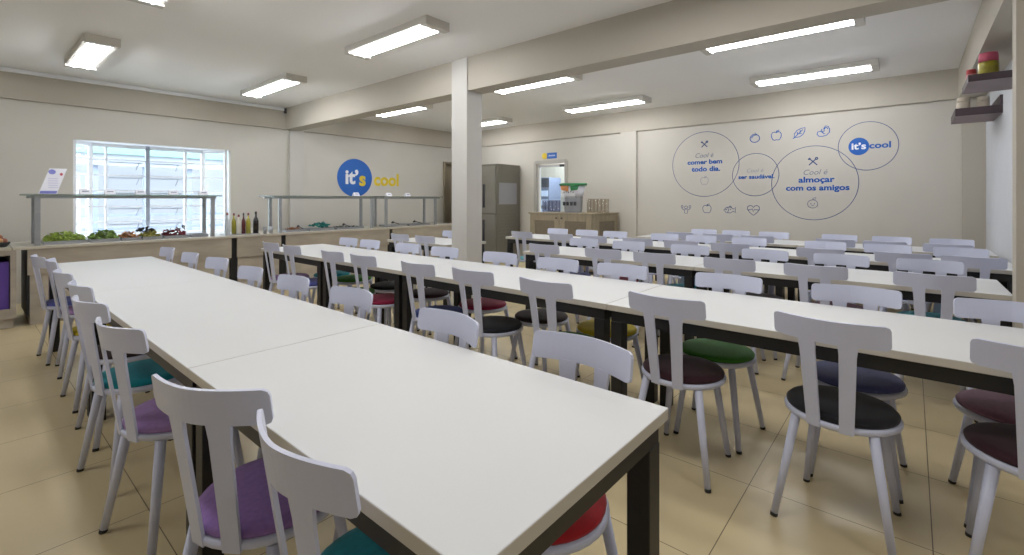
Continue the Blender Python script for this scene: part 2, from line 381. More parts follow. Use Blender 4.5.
circle_decal(1.11, 1.567, .545, 'thin blue circle decal reading Cool é almoçar com os amigos', [
    ('i', 'crossed_cutlery', cutlery, 'navy', .0, .315, .065, .016), ('t', 'Cool é', .30, 'greyline', .03, .155, 0, .28),
    ('t', 'almoçar', .45, 'blue', .04, .045, .03, 0), ('t', 'com os amigos', .79, 'blue', .045, -.075, .03, 0), ('i', 'fruit_icon', face, 'greyline', -.005, -.30, .075, .009)])
t = circle_decal(.468, 2.065, .335, "thin blue circle decal around the small it's cool logo", [
    ('t', 'cool', .235, 'blue', .137, .0, .03, 0)])
bm = bm_new(); bm.faces.new([bm.verts.new((x, y, .0003)) for x, y in ell(-.098, 0, .118, .122, 40)]); obj('logo_disc', bm, M_['blue'], t)
o = lettering("it’s", .165, M_['whiteink'], -.098, .0, t, bold=.03); o.matrix_local = Matrix.Translation((-.098, 0, .001))
# the large logo on the window wall
lg = thing('wall_logo', "large it's cool logo with blue disc on the wall above the buffet", 'logo', (5.24, YL+.026, 1.765)); lg.rotation_euler = ROT_L
bm = bm_new(); bm.faces.new([bm.verts.new((x, y, 0)) for x, y in ell(0, 0, .395, .385, 64)]); obj('disc', bm, M_['blue'], lg)
for body, wd, m, dx, dz in (("it’", .29, 'whiteink', -.07, .0), ('s', .15, 'yellow', .17, -.03), ('cool', .63, 'yellow', .755, -.03)):
    o = lettering(body, wd, M_[m], dx, dz, lg, bold=.035); o.matrix_local = Matrix.Translation((dx, dz, .001))
# sign over the door
sg = thing('door_sign', 'small blue and yellow plate above the glazed door', 'sign', (XB+.024, 5.82, 2.255)); sg.rotation_euler = ROT_B
bm = bm_new(); prism(bm, [(x, y, 0) for x, y in ell(-.195, 0, .065, .065, 24)], (0, 0, .005)); obj('yellow_disc', bm, M_['yellow'], sg)
obj('blue_plate', B(-.125, .125, -.062, .062, 0, .005), M_['blue'], sg)
bm = bm_new(); ribbon(bm, [(-.08+.02*i, .012*(1 if i % 2 else -1)) for i in range(9)], .014); o = obj('white_mark', bm, M_['whiteink'], sg); o.location = (0, 0, .0065)

# ------------------------------------------------------------------ ceiling lights
def make_light(label, x, y0, y1, w=.27):
    t = thing('ceiling_light', label, 'ceiling light', (x, (y0+y1)/2, ZC), 0, 'fluorescent ceiling lights'); L = (y1-y0)/2
    bm = bm_new(); h = w/2
    prof = [(-h, -.06), (-h, 0), (h, 0), (h, -.06), (h-.03, -.062), (h-.05, -.025), (-h+.05, -.025), (-h+.03, -.062)]
    prism(bm, [(px, -L+.05, pz) for px, pz in prof], (0, 2*L-.1, 0))
    obj('housing', bm, M_['fix'], t)
    obj('reflector', B(-h+.04, h-.04, -L+.07, L-.07, -.03, -.026), M_['refl'], t)
    for s in (-1, 1):
        obj('end_cap', B(-h-.003, h+.003, s*L-(.07 if s > 0 else .004), s*L+(.07 if s < 0 else .004), -.082, -.0005), M_['fix'], t)
        bm = bm_new(); tube(bm, (s*.06, -L+.07, -.072), (s*.06, L-.07, -.072), .0145, n=10); obj('tube', bm, M_['tube'], t)
PW = 22
LI = [('fluorescent ceiling light above the window end of the front table row', .95, 6.22, 7.6), ('fluorescent ceiling light in front of the beam, nearest the bay window', 2.9, 6.2, 7.72),
      ('fluorescent ceiling light between the column beam and the front table row', 2.84, 3.3, 4.66), ('fluorescent ceiling light cut by the top of the picture', .95, 3.3, 4.7),
      ('fluorescent ceiling light past the beam, above the far buffet', 5.15, 6.3, 7.7), ('fluorescent ceiling light past the beam, just right of the column', 5.15, 3.3, 4.7),
      ('fluorescent ceiling light past the beam, largest in that half', 5.12, .32, 1.7), ('fluorescent ceiling light partly hidden by the column, above the fridge', 7.15, 6.2, 7.6),
      ('fluorescent ceiling light nearest the sign over the door', 7.12, 3.22, 4.75), ('fluorescent ceiling light above the mural of circles', 7.1, .3, 1.67)]
for lab, x, y0, y1 in LI: make_light(lab, x, y0, y1, .27 if x < 4 else .32)
for x, y in ((.95, 1.0), (2.84, 1.0), (-1.2, 3.5), (1.2, -2)):            # added fill lamps on the unseen part of the ceiling
    ld = bpy.data.lights.new('fill_glow', 'AREA'); ld.shape = 'RECTANGLE'; ld.size = .25; ld.size_y = 1.2; ld.energy = PW*.6; ld.color = (1, .99, .975)
    lo = bpy.data.objects.new('unseen_fill_lamp', ld); COL.objects.link(lo); lo.location = (x, y, ZC-.08)
ld = bpy.data.lights.new('room_lamp', 'POINT'); ld.energy = 60; ld.shadow_soft_size = .2
lo = bpy.data.objects.new('next_room_lamp', ld); COL.objects.link(lo); lo.location = (9.2, 6.0, 2.4)

# ------------------------------------------------------------------ tables
TZ = .76
def make_table(label, x0, x1, y0, y1, ends=(1, 1)):
    t = thing('dining_table', label, 'table', ((x0+x1)/2, (y0+y1)/2, 0), 0, 'long white canteen tables')
    hx, hy = (x1-x0)/2, (y1-y0)/2-.0015
    bm = B(-hx, hx, -hy, hy, TZ-.032, TZ, bev=.003)
    for f in bm.faces: f.material_index = 0 if abs(f.normal.z) > .7 else 1
    obj('tabletop', mesh_from(bm, 'tabletop', [M_['top'], M_['edge']]), None, t)
    bm = bm_new(); a, b = hx-.02, hy-.02; zt, zb = TZ-.032, TZ-.092
    box(bm, -a, a, -b, -b+.04, zb, zt); box(bm, -a, a, b-.04, b, zb, zt); box(bm, -a, -a+.04, -b+.04, b-.04, zb, zt); box(bm, a-.04, a, -b+.04, b-.04, zb, zt)
    obj('apron', bm, M_['black'], t)
    for sx in (-1, 1):
        for sy in (-1, 1):
            obj('leg', B(sx*(a-.03)-.0325, sx*(a-.03)+.0325, sy*(b-.03)-.0325, sy*(b-.03)+.0325, 0, zb+.001, bev=.003), M_['black'], t)
for lab, x0, x1, y0, y1 in [
    ('white table with black legs, closest one, with a whole end in front', .494, 1.239, .497, 1.833),
    ('white table in the middle of the front row, past the first seam', .494, 1.239, 1.833, 3.765),
    ('white table ending the front row by the salad bar', .494, 1.239, 3.765, 5.74),
    ('white table at the open side end of the second row', 2.254, 2.998, -.66, 1.252),
    ('white table in the second row just left of its visible seam', 2.254, 2.998, 1.252, 3.09),
    ('short white table between the second-row joint and its buffet-end table', 2.254, 2.998, 3.09, 4.34),
    ('white table at the buffet end of the second row', 2.254, 2.998, 4.34, 5.707),
    ('white third-row table ending against the side column', 3.976, 4.70, -.455, 1.39),
    ('white third-row table on the free-standing column side', 3.976, 4.70, 1.39, 3.22),
    ('short white table between the column and the buffet', 3.89, 4.6, 4.36, 5.6),
    ('white fourth-row table at the side wall end', 5.38, 6.10, -.67, 1.08),
    ('white table in the middle of the fourth row', 5.38, 6.10, 1.08, 2.81),
    ('white fourth-row table at the fridge end', 5.38, 6.10, 2.81, 4.7),
    ('white table of the last row under the mural, side wall end', 6.68, 7.42, -.66, 1.09),
    ('white table of the last row under the mural, cabinet end', 6.68, 7.42, 1.09, 3.2)]:
    make_table(lab, x0, x1, y0, y1)

# ------------------------------------------------------------------ chairs
SAG = .055
def back_mesh():
    bm = bm_new()
    W, Z0, Z1, R = .192, .772, .862, .016
    def pt(y, z):
        lean = -.203-.067*max(0, (z-.43))/.43
        return Vector((lean+SAG*(abs(y)/W)**1.7, y, z))
    N = 18; ys = [-W+2*W*i/N for i in range(N+1)]
    ys = [-W, -W+.004, -W+.016]+ys[1:-1]+[W-.016, W-.004, W]; ys = sorted(set(round(v, 5) for v in ys))
    cols = []
    for y in ys:
        e = W-abs(y); c = 0
        if e < R: c = R-math.sqrt(max(0, R*R-(R-e)**2))
        cols.append([bm.verts.new(pt(y, Z0+c+(Z1-Z0-2*c)*k/3)) for k in range(4)])
    for a, b in zip(cols, cols[1:]):
        for k in range(3): bm.faces.new((a[k], a[k+1], b[k+1], b[k]))
    for s in (-1, 1):
        rows = []
        for k in range(9):
            z = .424+(Z0+.004-.424)*k/8; u = k/8
            yc = s*(.055+.013*u); hw = .0235+.004*u+(.004 if k == 8 else 0)
            rows.append([bm.verts.new(pt(yc-hw, z)), bm.verts.new(pt(yc+hw, z))])
        for a, b in zip(rows, rows[1:]): bm.faces.new((a[0], a[1], b[1], b[0]))
    bmesh.ops.recalc_face_normals(bm, faces=bm.faces)
    bmesh.ops.solidify(bm, geom=list(bm.faces), thickness=.009)
    for f in bm.faces: f.smooth = False
    return mesh_from(bm, 'backrest', M_['chair'])
BACK = back_mesh()
bm = bm_new(); lathe(bm, [(0, .418), (.15, .418), (.19, .422), (.202, .43), (.204, .442), (.199, .45), (.18, .451), (0, .451)], 36)
FRAME = mesh_from(bm, 'seat_frame', M_['chair'])
PADS = {}
for k in SM:
    bm = bm_new(); lathe(bm, [(0, .445), (.18, .446), (.194, .453), (.196, .463), (.187, .473), (.16, .480), (.09, .485), (0, .486)], 36); PADS[k] = mesh_from(bm, 'seat_pad', SM[k])
LEGS, CAPS = [], []
for (tx, ty, fx, fy) in ((-.135, .13, -.195, .195), (-.135, -.13, -.195, -.195), (.125, .115, .175, .165), (.125, -.115, .175, -.165)):
    bm = bm_new(); tube(bm, (tx, ty, .424), (fx, fy, .012), .0185, .0135, n=10); LEGS.append(mesh_from(bm, 'leg', M_['chair']))
    bm = bm_new(); tube(bm, (fx, fy, .014), (fx+(fx-tx)*.03, fy+(fy-ty)*.03, 0), .0142, n=10); CAPS.append(mesh_from(bm, 'foot', M_['foot']))
def first_chair():
    t = thing('dining_chair', '', 'chair', group='white dining chairs with curved T backs')
    obj('seat_frame', FRAME, None, t); obj('seat_pad', PADS['black'], None, t); obj('backrest', BACK, None, t)
    for a, b in zip(LEGS, CAPS): obj('foot', b, None, obj('leg', a, None, t))
    return t
proto = first_chair(); used = [False]
ORD = ['first', 'second', 'third', 'fourth', 'fifth', 'sixth', 'seventh', 'eighth', 'ninth', 'tenth']
ROWN = ['front row', 'second row', 'third row', 'fourth row', 'last row']
def chair(xr, y, facing, rot, colour, label):
    """xr,y: centre of the backrest rail; facing +1 looks to +X"""
    t = proto if not used[0] else copy_tree(proto); used[0] = True
    rz = (0 if facing > 0 else PI)+math.radians(rot)
    t.rotation_euler = (0, 0, rz); t.location = (xr+.265*math.cos(rz), y+.265*math.sin(rz), 0)
    for c in t.children:
        if c.name.startswith('seat_pad'): c.data = PADS[colour]
        if c.name.startswith('seat_pad'): c['label'] = colour+' upholstered round seat pad'
    t['label'] = label
def rowchairs(row, side, lst):
    """lst: (xr, y, rot, colour, seat seen?)"""
    for i, (xr, y, rot, colour, seen) in enumerate(lst):
        sd = 'mural side' if side < 0 else 'side away from mural'
        nm = ORD[i]
        lab = f"white chair{' with '+colour+' seat' if seen else ''}, {nm} from the buffet, {ROWN[row]}, {sd}"
        chair(xr, y, side, rot, colour, lab)
rowchairs(0, 1, [(.385, 5.43, 3, 'blue', 1), (.43, 4.98, -4, 'lilac', 1), (.395, 4.14, 2, 'yellow', 1), (.39, 3.46, 3, 'dark brown', 1), (.345, 2.88, 8, 'teal', 1), (.34, 2.24, 10, 'lilac', 1), (.362, 1.335, 24, 'purple', 1), (.38, .91, 0, 'teal', 1)])
rowchairs(0, -1, [(1.33, 5.36, 0, 'blue', 0), (1.33, 4.68, 0, 'green', 0), (1.355, 4.11, 4, 'lilac', 0), (1.32, 3.37, 0, 'black', 0), (1.33, 2.77, 0, 'teal', 0), (1.34, 2.16, 0, 'purple', 0), (1.31, 1.40, -5, 'yellow', 0), (1.36, .82, -2, 'red', 1)])
rowchairs(1, 1, [(2.13, 5.27, 0, 'lilac', 1), (2.12, 4.76, 0, 'blue', 1), (2.115, 3.96, 0, 'green', 1), (2.125, 3.48, 0, 'crimson', 1), (2.115, 2.75, 0, 'royal blue', 1), (2.13, 2.2, 0, 'black', 1), (2.115, 1.6, -2, 'green', 1), (2.13, .90, -2, 'maroon', 1), (2.125, .25, -5, 'black', 1), (2.13, -.34, 0, 'maroon', 1)])
rowchairs(1, -1, [(3.06, 5.1, 0, 'teal', 1), (3.06, 4.65, 0, 'green', 1), (3.07, 3.98, 0, 'black', 0), (3.06, 3.395, 0, 'maroon', 1), (3.07, 2.70, 0, 'crimson', 1), (3.06, 2.09, 0, 'dark brown', 1), (3.075, 1.555, 0, 'yellow', 1), (3.07, .85, 0, 'green', 1), (3.09, .23, 3, 'slate blue', 1), (3.07, -.34, 0, 'mauve', 1)])
rowchairs(2, 1, [(3.84, 2.88, 0, 'blue', 0), (3.84, 2.2, 0, 'green', 0), (3.84, 1.70, 0, 'teal', 0), (3.84, 1.09, 0, 'dark brown', 0), (3.84, .52, 0, 'mauve', 0), (3.84, -.1, 0, 'teal', 0)])
rowchairs(2, -1, [(4.80, 2.93, 0, 'slate blue', 1), (4.80, 2.36, 0, 'crimson', 1), (4.80, 1.695, 0, 'teal', 1), (4.80, 1.02, 0, 'dark brown', 1), (4.80, .45, 0, 'mauve', 1), (4.80, -.1, 0, 'teal', 1)])
rowchairs(3, 1, [(5.20, 4.28, 0, 'cyan', 1), (5.20, 3.6, 0, 'blue', 0), (5.20, 3.1, 0, 'green', 0), (5.20, 2.5, 0, 'black', 0), (5.20, 1.98, 0, 'teal', 0), (5.20, 1.46, 0, 'crimson', 0), (5.20, .66, 0, 'yellow', 0), (5.22, .06, 0, 'blue', 0), (5.22, -.375, 0, 'lilac', 0)])
rowchairs(3, -1, [(6.17, 4.25, 0, 'green', 0), (6.17, 3.72, 0, 'teal', 0), (6.17, 3.25, 0, 'black', 0), (6.17, 2.52, 0, 'lilac', 0), (6.17, 2.04, 0, 'green', 0), (6.17, 1.48, 0, 'blue', 0), (6.17, .72, 0, 'teal', 0), (6.17, .19, 0, 'crimson', 0), (6.18, -.35, 0, 'crimson', 0)])
rowchairs(4, 1, [(6.54, 2.5, 0, 'blue', 0), (6.54, 1.98, 0, 'teal', 0), (6.54, 1.5, 0, 'green', 0), (6.54, .68, 0, 'black', 0), (6.54, .23, 0, 'lilac', 0), (6.525, -.28, 0, 'green', 0)])
rowchairs(4, -1, [(7.49, 2.44, 0, 'teal', 0), (7.49, 1.98, 0, 'green', 0), (7.49, 1.48, 0, 'blue', 0), (7.49, .72, 0, 'black', 0), (7.49, .19, 0, 'lilac', 0), (7.49, -.35, 0, 'green', 0)])
chair(3.77, 5.22, 1, 0, 'blue', 'white chair at the short table by the column, window side, closer to buffet')
chair(3.77, 4.7, 1, 0, 'green', 'white chair at the short table by the column, window side, closer to column')
chair(4.72, 5.12, -1, 0, 'teal', 'white chair on the far long side of the short table by the column')

# ------------------------------------------------------------------ buffet counter
CY, CZ = 7.0, .83
def counter_unit(label, x0, x1, post):
    t = thing('counter_unit', label, 'counter', (x0, CY, 0), 0, 'wood-fronted buffet counter units'); w = x1-x0
    obj('upper_panel', B(.0, w, .02, .05, .53, CZ-.03, bev=.002), M_['wood'], t)
    obj('lower_panel', B(.02, w-.02, .05, .075, .09, .53), M_['wood'], t)
    obj('carcass', B(.0, w, .09, .78, .09, CZ-.035), M_['charcoal'], t)
    obj('plinth', B(.02, w-.02, .065, .75, 0, .09), M_['wood'], t)
    if post: obj('post', B(w+.004, w+.064, .06, .12, 0, CZ-.035), M_['black'], t)
counter_unit('greige wood counter unit under the salad bar', .47, 2.40, 1)
counter_unit('short greige wood counter unit under the dressing bottles', 2.47, 3.06, 1)
counter_unit('greige wood counter unit under the wall logo end of the buffet', 3.13, 4.93, 1)
counter_unit('greige wood counter unit at the fridge end of the buffet', 5.0, 6.55, 0)
tag(obj('countertop', B(.36, 6.6, CY, CY+.82, CZ-.03, CZ, bev=.004), M_['stone']), 'long pale stone countertop running along the whole buffet', 'countertop')
cu = thing('crate_cabinet', 'wood-fronted open cabinet with purple interior beside the salad bar', 'cabinet', (-.9, CY, 0))
bm = bm_new(); box(bm, 0, 1.29, .02, .78, .80-.05, .799); box(bm, 1.248, 1.29, .02, .78, .1, .75); box(bm, 0, 1.248, .02, .78, .1, .2); box(bm, 0, .08, .02, .78, .2, .75); box(bm, 0, 1.29, .74, .78, .1, .799)
obj('carcass', bm, M_['wood'], cu); obj('plinth', B(.0, 1.27, .06, .7, 0, .1), M_['wood'], cu)
bm = bm_new(); box(bm, .09, 1.24, .06, .7, .2, .68)
obj('purple_insert', bm, M_['purple'], cu)
obj('worktop', B(0, 1.255, 0, .8, .80, CZ, bev=.003), M_['stone'], cu)
fb = thing('fruit_bowl', 'dark round bowl of orange and red fruit on the cabinet at picture edge', 'bowl', (.27, 7.2, CZ))
bm = bm_new(); lathe(bm, [(0, 0), (.06, 0), (.085, .03), (.09, .05), (.085, .05), (.06, .02), (0, .015)], 20); obj('bowl', bm, M_['charcoal'], fb)
for i, (x, y, z, c) in enumerate(((-.03, 0, .055, (176, 112, 66)), (.035, .02, .055, (150, 84, 60)), (.0, -.04, .06, (190, 140, 90)), (0, .02, .095, (160, 98, 70)))):
    bm = bm_new(); bmesh.ops.create_uvsphere(bm, u_segments=14, v_segments=10, radius=.036)
    for v in bm.verts: v.co.z *= .9
    for f in bm.faces: f.smooth = True
    o = obj('fruit', bm, mat('fruit_skin_%d' % i, c, .45, noise=.1, nscale=20), None, (.27+x, 7.2+y, CZ+z+.002))
    tag(o, ['brownish orange fruit in the bowl, toward picture edge', 'dark orange fruit in the bowl, toward the salad bar', 'pale orange fruit at the front of the bowl', 'reddish fruit on top of the bowl'][i], 'fruit', 'fruit in the bowl')

# sneeze guards -----------------------------------------------------
def guard(label, x0, x1, px):
    t = thing('sneeze_guard', label, 'sneeze guard', (x0, CY+.1, CZ), 0, 'glass sneeze guards over the buffet'); w = x1-x0
    obj('glass_shelf', B(0, w, -.08, .42, .535, .551, bev=.003), M_['gglass'], t)
    bm = bm_new(); box(bm, .05, w-.05, -.01, .025, .505, .534); box(bm, .05, w-.05, .33, .365, .505, .534)
    for p in px: box(bm, p-x0-.015, p-x0+.015, .02, .34, .508, .53)
    obj('top_rail', bm, M_['steel'], t)
    for p in px:
        for y in (.008, .348): obj('post', B(p-x0-.022, p-x0+.022, y-.016, y+.016, .0, .505), M_['steel'], t)
guard('glass sneeze guard with steel posts over the salad pans by the window', .44, 2.29, (.55, 2.2))
guard('glass sneeze guard below the blue wall logo, starting past the bottles', 2.94, 4.80, (3.08, 4.63))
guard('glass sneeze guard at the fridge end of the buffet', 4.82, 6.2, (4.92, 6.05))
# card holder and label cards
mc = thing('menu_card', 'tilted white menu card with blue heading on the salad guard', 'menu card', (.655, 7.28, CZ+.552), 0)
def skew(z0, z1, x0, x1, yb): 
    bm = bm_new(); s = .30; q = 1.1
    prism(bm, [(x0+s*z0*q, yb+z0*s, z0), (x1+s*z0*q, yb+z0*s, z0), (x1+s*z1*q, yb+z1*s, z1), (x0+s*z1*q, yb+z1*s, z1)], (0, .004, 0)); return bm
obj('sheet', skew(0, .29, -.085, .06, 0), M_['paper'], mc)
obj('footer_band', skew(.005, .035, -.08, .055, -.004), M_['lilacink'], mc)
bm = bm_new(); prism(bm, [(x, -.003+.3*y, y) for x, y in ell(.03, .25, .03, .028, 20)], (0, .002, 0)); obj('blue_emblem', bm, M_['lilacink'], mc)
bm = bm_new(); prism(bm, [(x, -.003+.3*y, y) for x, y in ell(.105, .225, .013, .016, 14)], (0, .002, 0)); obj('red_emblem', bm, M_['redink'], mc)
bm = bm_new()
for k in range(5): prism(bm, [(-.05+.012*k*.0+.045, .3*(.07+.025*k)-.003, .07+.025*k), (.075, .3*(.07+.025*k)-.003, .07+.025*k), (.075, .3*(.076+.025*k)-.003, .076+.025*k), (-.05+.045, .3*(.076+.025*k)-.003, .076+.025*k)], (0, .001, 0))
obj('text_lines', bm, mat('pale_lilac_ink', (196, 190, 222), .6), mc)
LC = [(.95, 'white label card on the salad guard, next to the menu card'), (1.17, 'white label card on the salad guard, second after the menu card'), (1.46, 'white label card on the salad guard, third after the menu card'), (1.80, 'white label card on the salad guard, fourth after the menu card'), (2.14, 'white label card on the salad guard, farthest from the menu card'),
      (4.42, 'white label card standing in front of the blue logo disc'), (5.08, 'white label card on the fridge-end guard, toward the logo'), (5.5, 'white label card on the fridge-end guard, under the word cool')]
for x, lab in LC:
    t = thing('label_card', lab, 'label card', (x, 7.22, CZ+.552), 0, 'small label cards on the sneeze guards')
    bm = bm_new(); prism(bm, [(-.05, 0, 0), (-.05, .045, .06), (-.05, .09, 0)], (.1, 0, 0)); obj('card', bm, M_['paper'], t)
    bm = bm_new(); v = [(-.03, .0185, .028), (.03, .0185, .028), (.03, .027, .039), (-.03, .027, .039)]; prism(bm, v, (0, -.001, .001)); obj('print', bm, M_['greyline'], t)
# food pans ----------------------------------------------------------
def leafmesh(x0, x1, y0, y1, h, n, size, seed, curl=1):
    rnd = random.Random(seed); bm = bm_new()
    for _ in range(n):
        x, y = rnd.uniform(x0, x1), rnd.uniform(y0, y1)
        e = max(0, 1-abs((x-(x0+x1)/2)/((x1-x0)/2))**4)*max(0, 1-abs((y-(y0+y1)/2)/((y1-y0)/2))**3)
        z = rnd.uniform(.0, h)*(.35+.65*e); s = size*rnd.uniform(.6, 1.2)
        R = Matrix.Rotation(rnd.uniform(0, 6.28), 3, 'Z') @ Matrix.Rotation(rnd.uniform(-1, 1), 3, 'X') @ Matrix.Rotation(rnd.uniform(-1, 1), 3, 'Y')
        c = bm.verts.new(Vector((x, y, z))); ring = []
        for k in range(7):
            a = 2*PI*k/7; r = s*(1 if k % 2 else .75)
            ring.append(bm.verts.new(Vector((x, y, z))+R @ Vector((r*math.cos(a), r*.7*math.sin(a), curl*s*.45*rnd.random()))))
        for k in range(7): bm.faces.new((c, ring[k], ring[(k+1) % 7]))
    return bm
def pan(label, x0, x1, y0=7.14, y1=7.42):
    t = bm_new(); w, d, h = x1-x0, y1-y0, .035
    box(t, 0, w, 0, d, .001, .006); box(t, 0, w, 0, .008, .006, h); box(t, 0, w, d-.008, d, .006, h); box(t, 0, .008, .008, d-.008, .006, h); box(t, w-.008, w, .008, d-.008, .006, h)
    o = obj('food_pan', t, M_['steelpan'], None, (x0, y0, CZ)); tag(o, label, 'food pan', 'steel food pans on the buffet'); return o
FOOD = [(.60, .96, 'bright lettuce', (178, 200, 96), .10, 190, .034, 'shredded bright green lettuce heaped at the menu card end of the salad bar'),
        (.98, 1.24, 'green salad', (138, 166, 84), .11, 150, .034, 'darker green leaf salad heaped beside the bright lettuce'),
        (1.26, 1.44, 'orange vegetables', (206, 150, 104), .08, 130, .024, 'orange and pink chopped vegetables between two green salads'),
        (1.46, 1.66, 'yellow salad', (170, 164, 84), .08, 130, .027, 'yellow-green chopped salad before the beetroot'),
        (1.68, 1.94, 'beetroot', (124, 34, 50), .10, 130, .025, 'dark red beetroot salad heaped near the guard posts')]
for x0, x1, nm, c, h, n, s, lab in FOOD:
    pan('steel pan holding '+lab.split(' heaped')[0].split(' between')[0].split(' before')[0], x0, x1)
    m = mat(nm.replace(' ', '_')+'_food', c, .55, noise=.35, nscale=25)
    o = obj(nm.replace(' ', '_'), leafmesh(x0+.015, x1-.015, 7.16, 7.4, h, n, s, hash(nm) % 97 if False else len(nm)*7, 1), m, None, (0, 0, CZ+.02)); tag(o, lab, 'salad', None, 'stuff')
o = obj('dark_leaf_garnish', leafmesh(1.44, 1.60, 7.2, 7.38, .05, 40, .025, 5), mat('dark_leaf', (46, 40, 34), .6), None, (0, 0, CZ+.09)); tag(o, 'dark purple leaf garnish on top of the yellow-green salad', 'salad', None, 'stuff')
pan('empty-looking steel pan at the guard posts, last of the salad bar', 1.97, 2.16)
for x0, x1, lab in ((3.2, 3.5, 'steel pan with orange food at the bottle end of the second guard'), (3.55, 3.95, 'steel pan under the teal cloth'), (4.0, 4.5, 'steel pan under the blue logo disc'), (4.98, 5.4, 'steel pan at the start of the fridge-end guard'), (5.45, 5.95, 'steel pan at the fridge end of the buffet')):
    pan(lab, x0, x1)
o = obj('orange_food', leafmesh(3.24, 3.46, 7.17, 7.39, .05, 70, .02, 3), mat('orange_food', (180, 120, 84), .6, noise=.3, nscale=30), None, (0, 0, CZ+.02)); tag(o, 'orange cooked food in the pan past the bottles', 'food', None, 'stuff')
bm = leafmesh(3.66, 3.9, 7.16, 7.36, .06, 30, .045, 11, 1.2)
tag(obj('teal_cloth', bm, mat('teal_cloth', (44, 132, 128), .8), None, (0, 0, CZ+.045)), 'crumpled teal cloth lying on a pan below the guard', 'cloth')
o = obj('dark_food', leafmesh(4.04, 4.46, 7.17, 7.39, .025, 60, .02, 4), mat('dark_food', (66, 60, 52), .6, noise=.3, nscale=30), None, (0, 0, CZ+.02)); tag(o, 'dark cooked food in the pan under the logo disc', 'food', None, 'stuff')
for x, lab in ((3.42, 'steel serving tongs across the orange food pan'), (4.2, 'dark-handled serving spoon across the pan under the logo'), (5.2, 'dark-handled serving spoon on the first fridge-end pan'), (5.7, 'dark-handled serving spoon on the last pan'), (1.88, 'dark serving tongs resting on the beetroot')):
    bm = bm_new(); z = .12 if x < 2 else .055
    tube(bm, (0, -.08, z-.01), (.06, .2, z+.015), .006, n=6); tube(bm, (.06, .2, z+.015), (.075, .26, z+.0), .02, .012, n=8)
    tag(obj('serving_utensil', bm, M_['charcoal'], None, (x, 7.18, CZ)), lab, 'utensil', 'serving utensils on the buffet')
# bottles -------------------------------------------------------------
tag(obj('steel_tray', B(2.36, 2.8, 7.1, 7.34, CZ+.001, CZ+.012, bev=.004), M_['steelpan']), 'flat steel tray under the dressing bottles', 'tray')
def bottle(label, x, y, h, r, body, cap, z=.0125):
    t = thing('dressing_bottle', label, 'bottle', (x, y, CZ+z), 0, 'dressing bottles on the counter')
    bm = bm_new(); lathe(bm, [(0, 0), (r, 0), (r, h*.55), (r*.85, h*.64), (r*.38, h*.76), (r*.36, h*.88), (0, h*.88)], 16); obj('bottle_body', bm, body, t)
    bm = bm_new(); lathe(bm, [(0, h*.88), (r*.42, h*.88), (r*.42, h*.97), (r*.25, h), (0, h)], 12); obj('cap', bm, cap, t)
capred = mat('red_cap', (120, 34, 40), .4); capdk = mat('black_cap', (30, 28, 30), .4)
pale = mat('clear_bottle', (206, 214, 222), .15, spec=.6); oil = mat('olive_oil', (168, 160, 60), .15); soy = mat('dark_sauce', (34, 26, 26), .2); wine = mat('red_vinegar', (92, 34, 42), .2); cream = mat('cream_dressing', (222, 216, 206), .3)
for a in (('clear bottle with red cap, closest to the window reveal', 2.395, 7.16, .30, .032, pale, capred), ('olive oil bottle just after the clear one', 2.49, 7.2, .29, .028, oil, capred), ('cream dressing bottle between two oil bottles', 2.53, 7.14, .27, .03, cream, capred),
          ('dark red vinegar bottle in the middle of the tray', 2.60, 7.16, .29, .026, wine, capdk), ('golden oil bottle beside the dark vinegar', 2.655, 7.14, .29, .03, oil, capred)):
    bottle(*a)
bottle('tall black sauce bottle standing apart from the others', 2.755, 7.14, .31, .036, soy, capdk)
for x, lab in ((2.85, 'small steel cup after the black sauce bottle'), (2.93, 'small steel cup beside the guard post')):
    bm = bm_new(); lathe(bm, [(0, 0), (.025, 0), (.028, .10), (.024, .10), (.022, .01), (0, .01)], 14); tag(obj('steel_cup', bm, M_['steelpan'], None, (x, 7.06, CZ+.001)), lab, 'cup', 'small steel cups by the guard')

# ------------------------------------------------------------------ fridge, cabinet and what is on it
fr = thing('steel_fridge', 'tall stainless steel fridge in the corner behind the column', 'fridge', (7.315, 6.66, 0))
W, D, H = .80, 1.35, 2.08
dull = mat('dull_steel', (122, 117, 108), .42, metal=.5, noise=.04, nscale=2, stretch=(1, 1, 2))
dull2 = mat('door_steel', (140, 136, 128), .36, metal=.5, noise=.05, nscale=2, stretch=(1, 1, 2))
obj('cabinet', B(.03, W, 0, D, .1, H, bev=.006), dull, fr)
for k, (y0, y1) in enumerate(((.02, D/2-.01), (D/2+.01, D-.02))):
    for z0, z1 in ((.14, 1.0), (1.03, H-.05)):
        d = obj('door', B(0, .03, y0, y1, z0, z1, bev=.006), dull2, fr)
        yy = y0+.30 if k == 0 else y1-.12
        obj('handle', B(-.03, 0, yy, yy+.04, z0+(.12 if z0 > .5 else .25), z0+(.12 if z0 > .5 else .25)+.5, bev=.006), M_['charcoal'], d)
bm = bm_new()
for k in range(9): box(bm, .06, W-.06, -.012, .0, .45+k*.07, .485+k*.07)
obj('louvre_grille', bm, dull, fr)
obj('side_notice', B(.1, W-.12, -.006, 0, 1.22, 1.68), mat('grey_notice', (150, 150, 156), .5), fr)
obj('plinth', B(.05, W-.03, .03, D-.03, 0, .1), M_['charcoal'], fr)

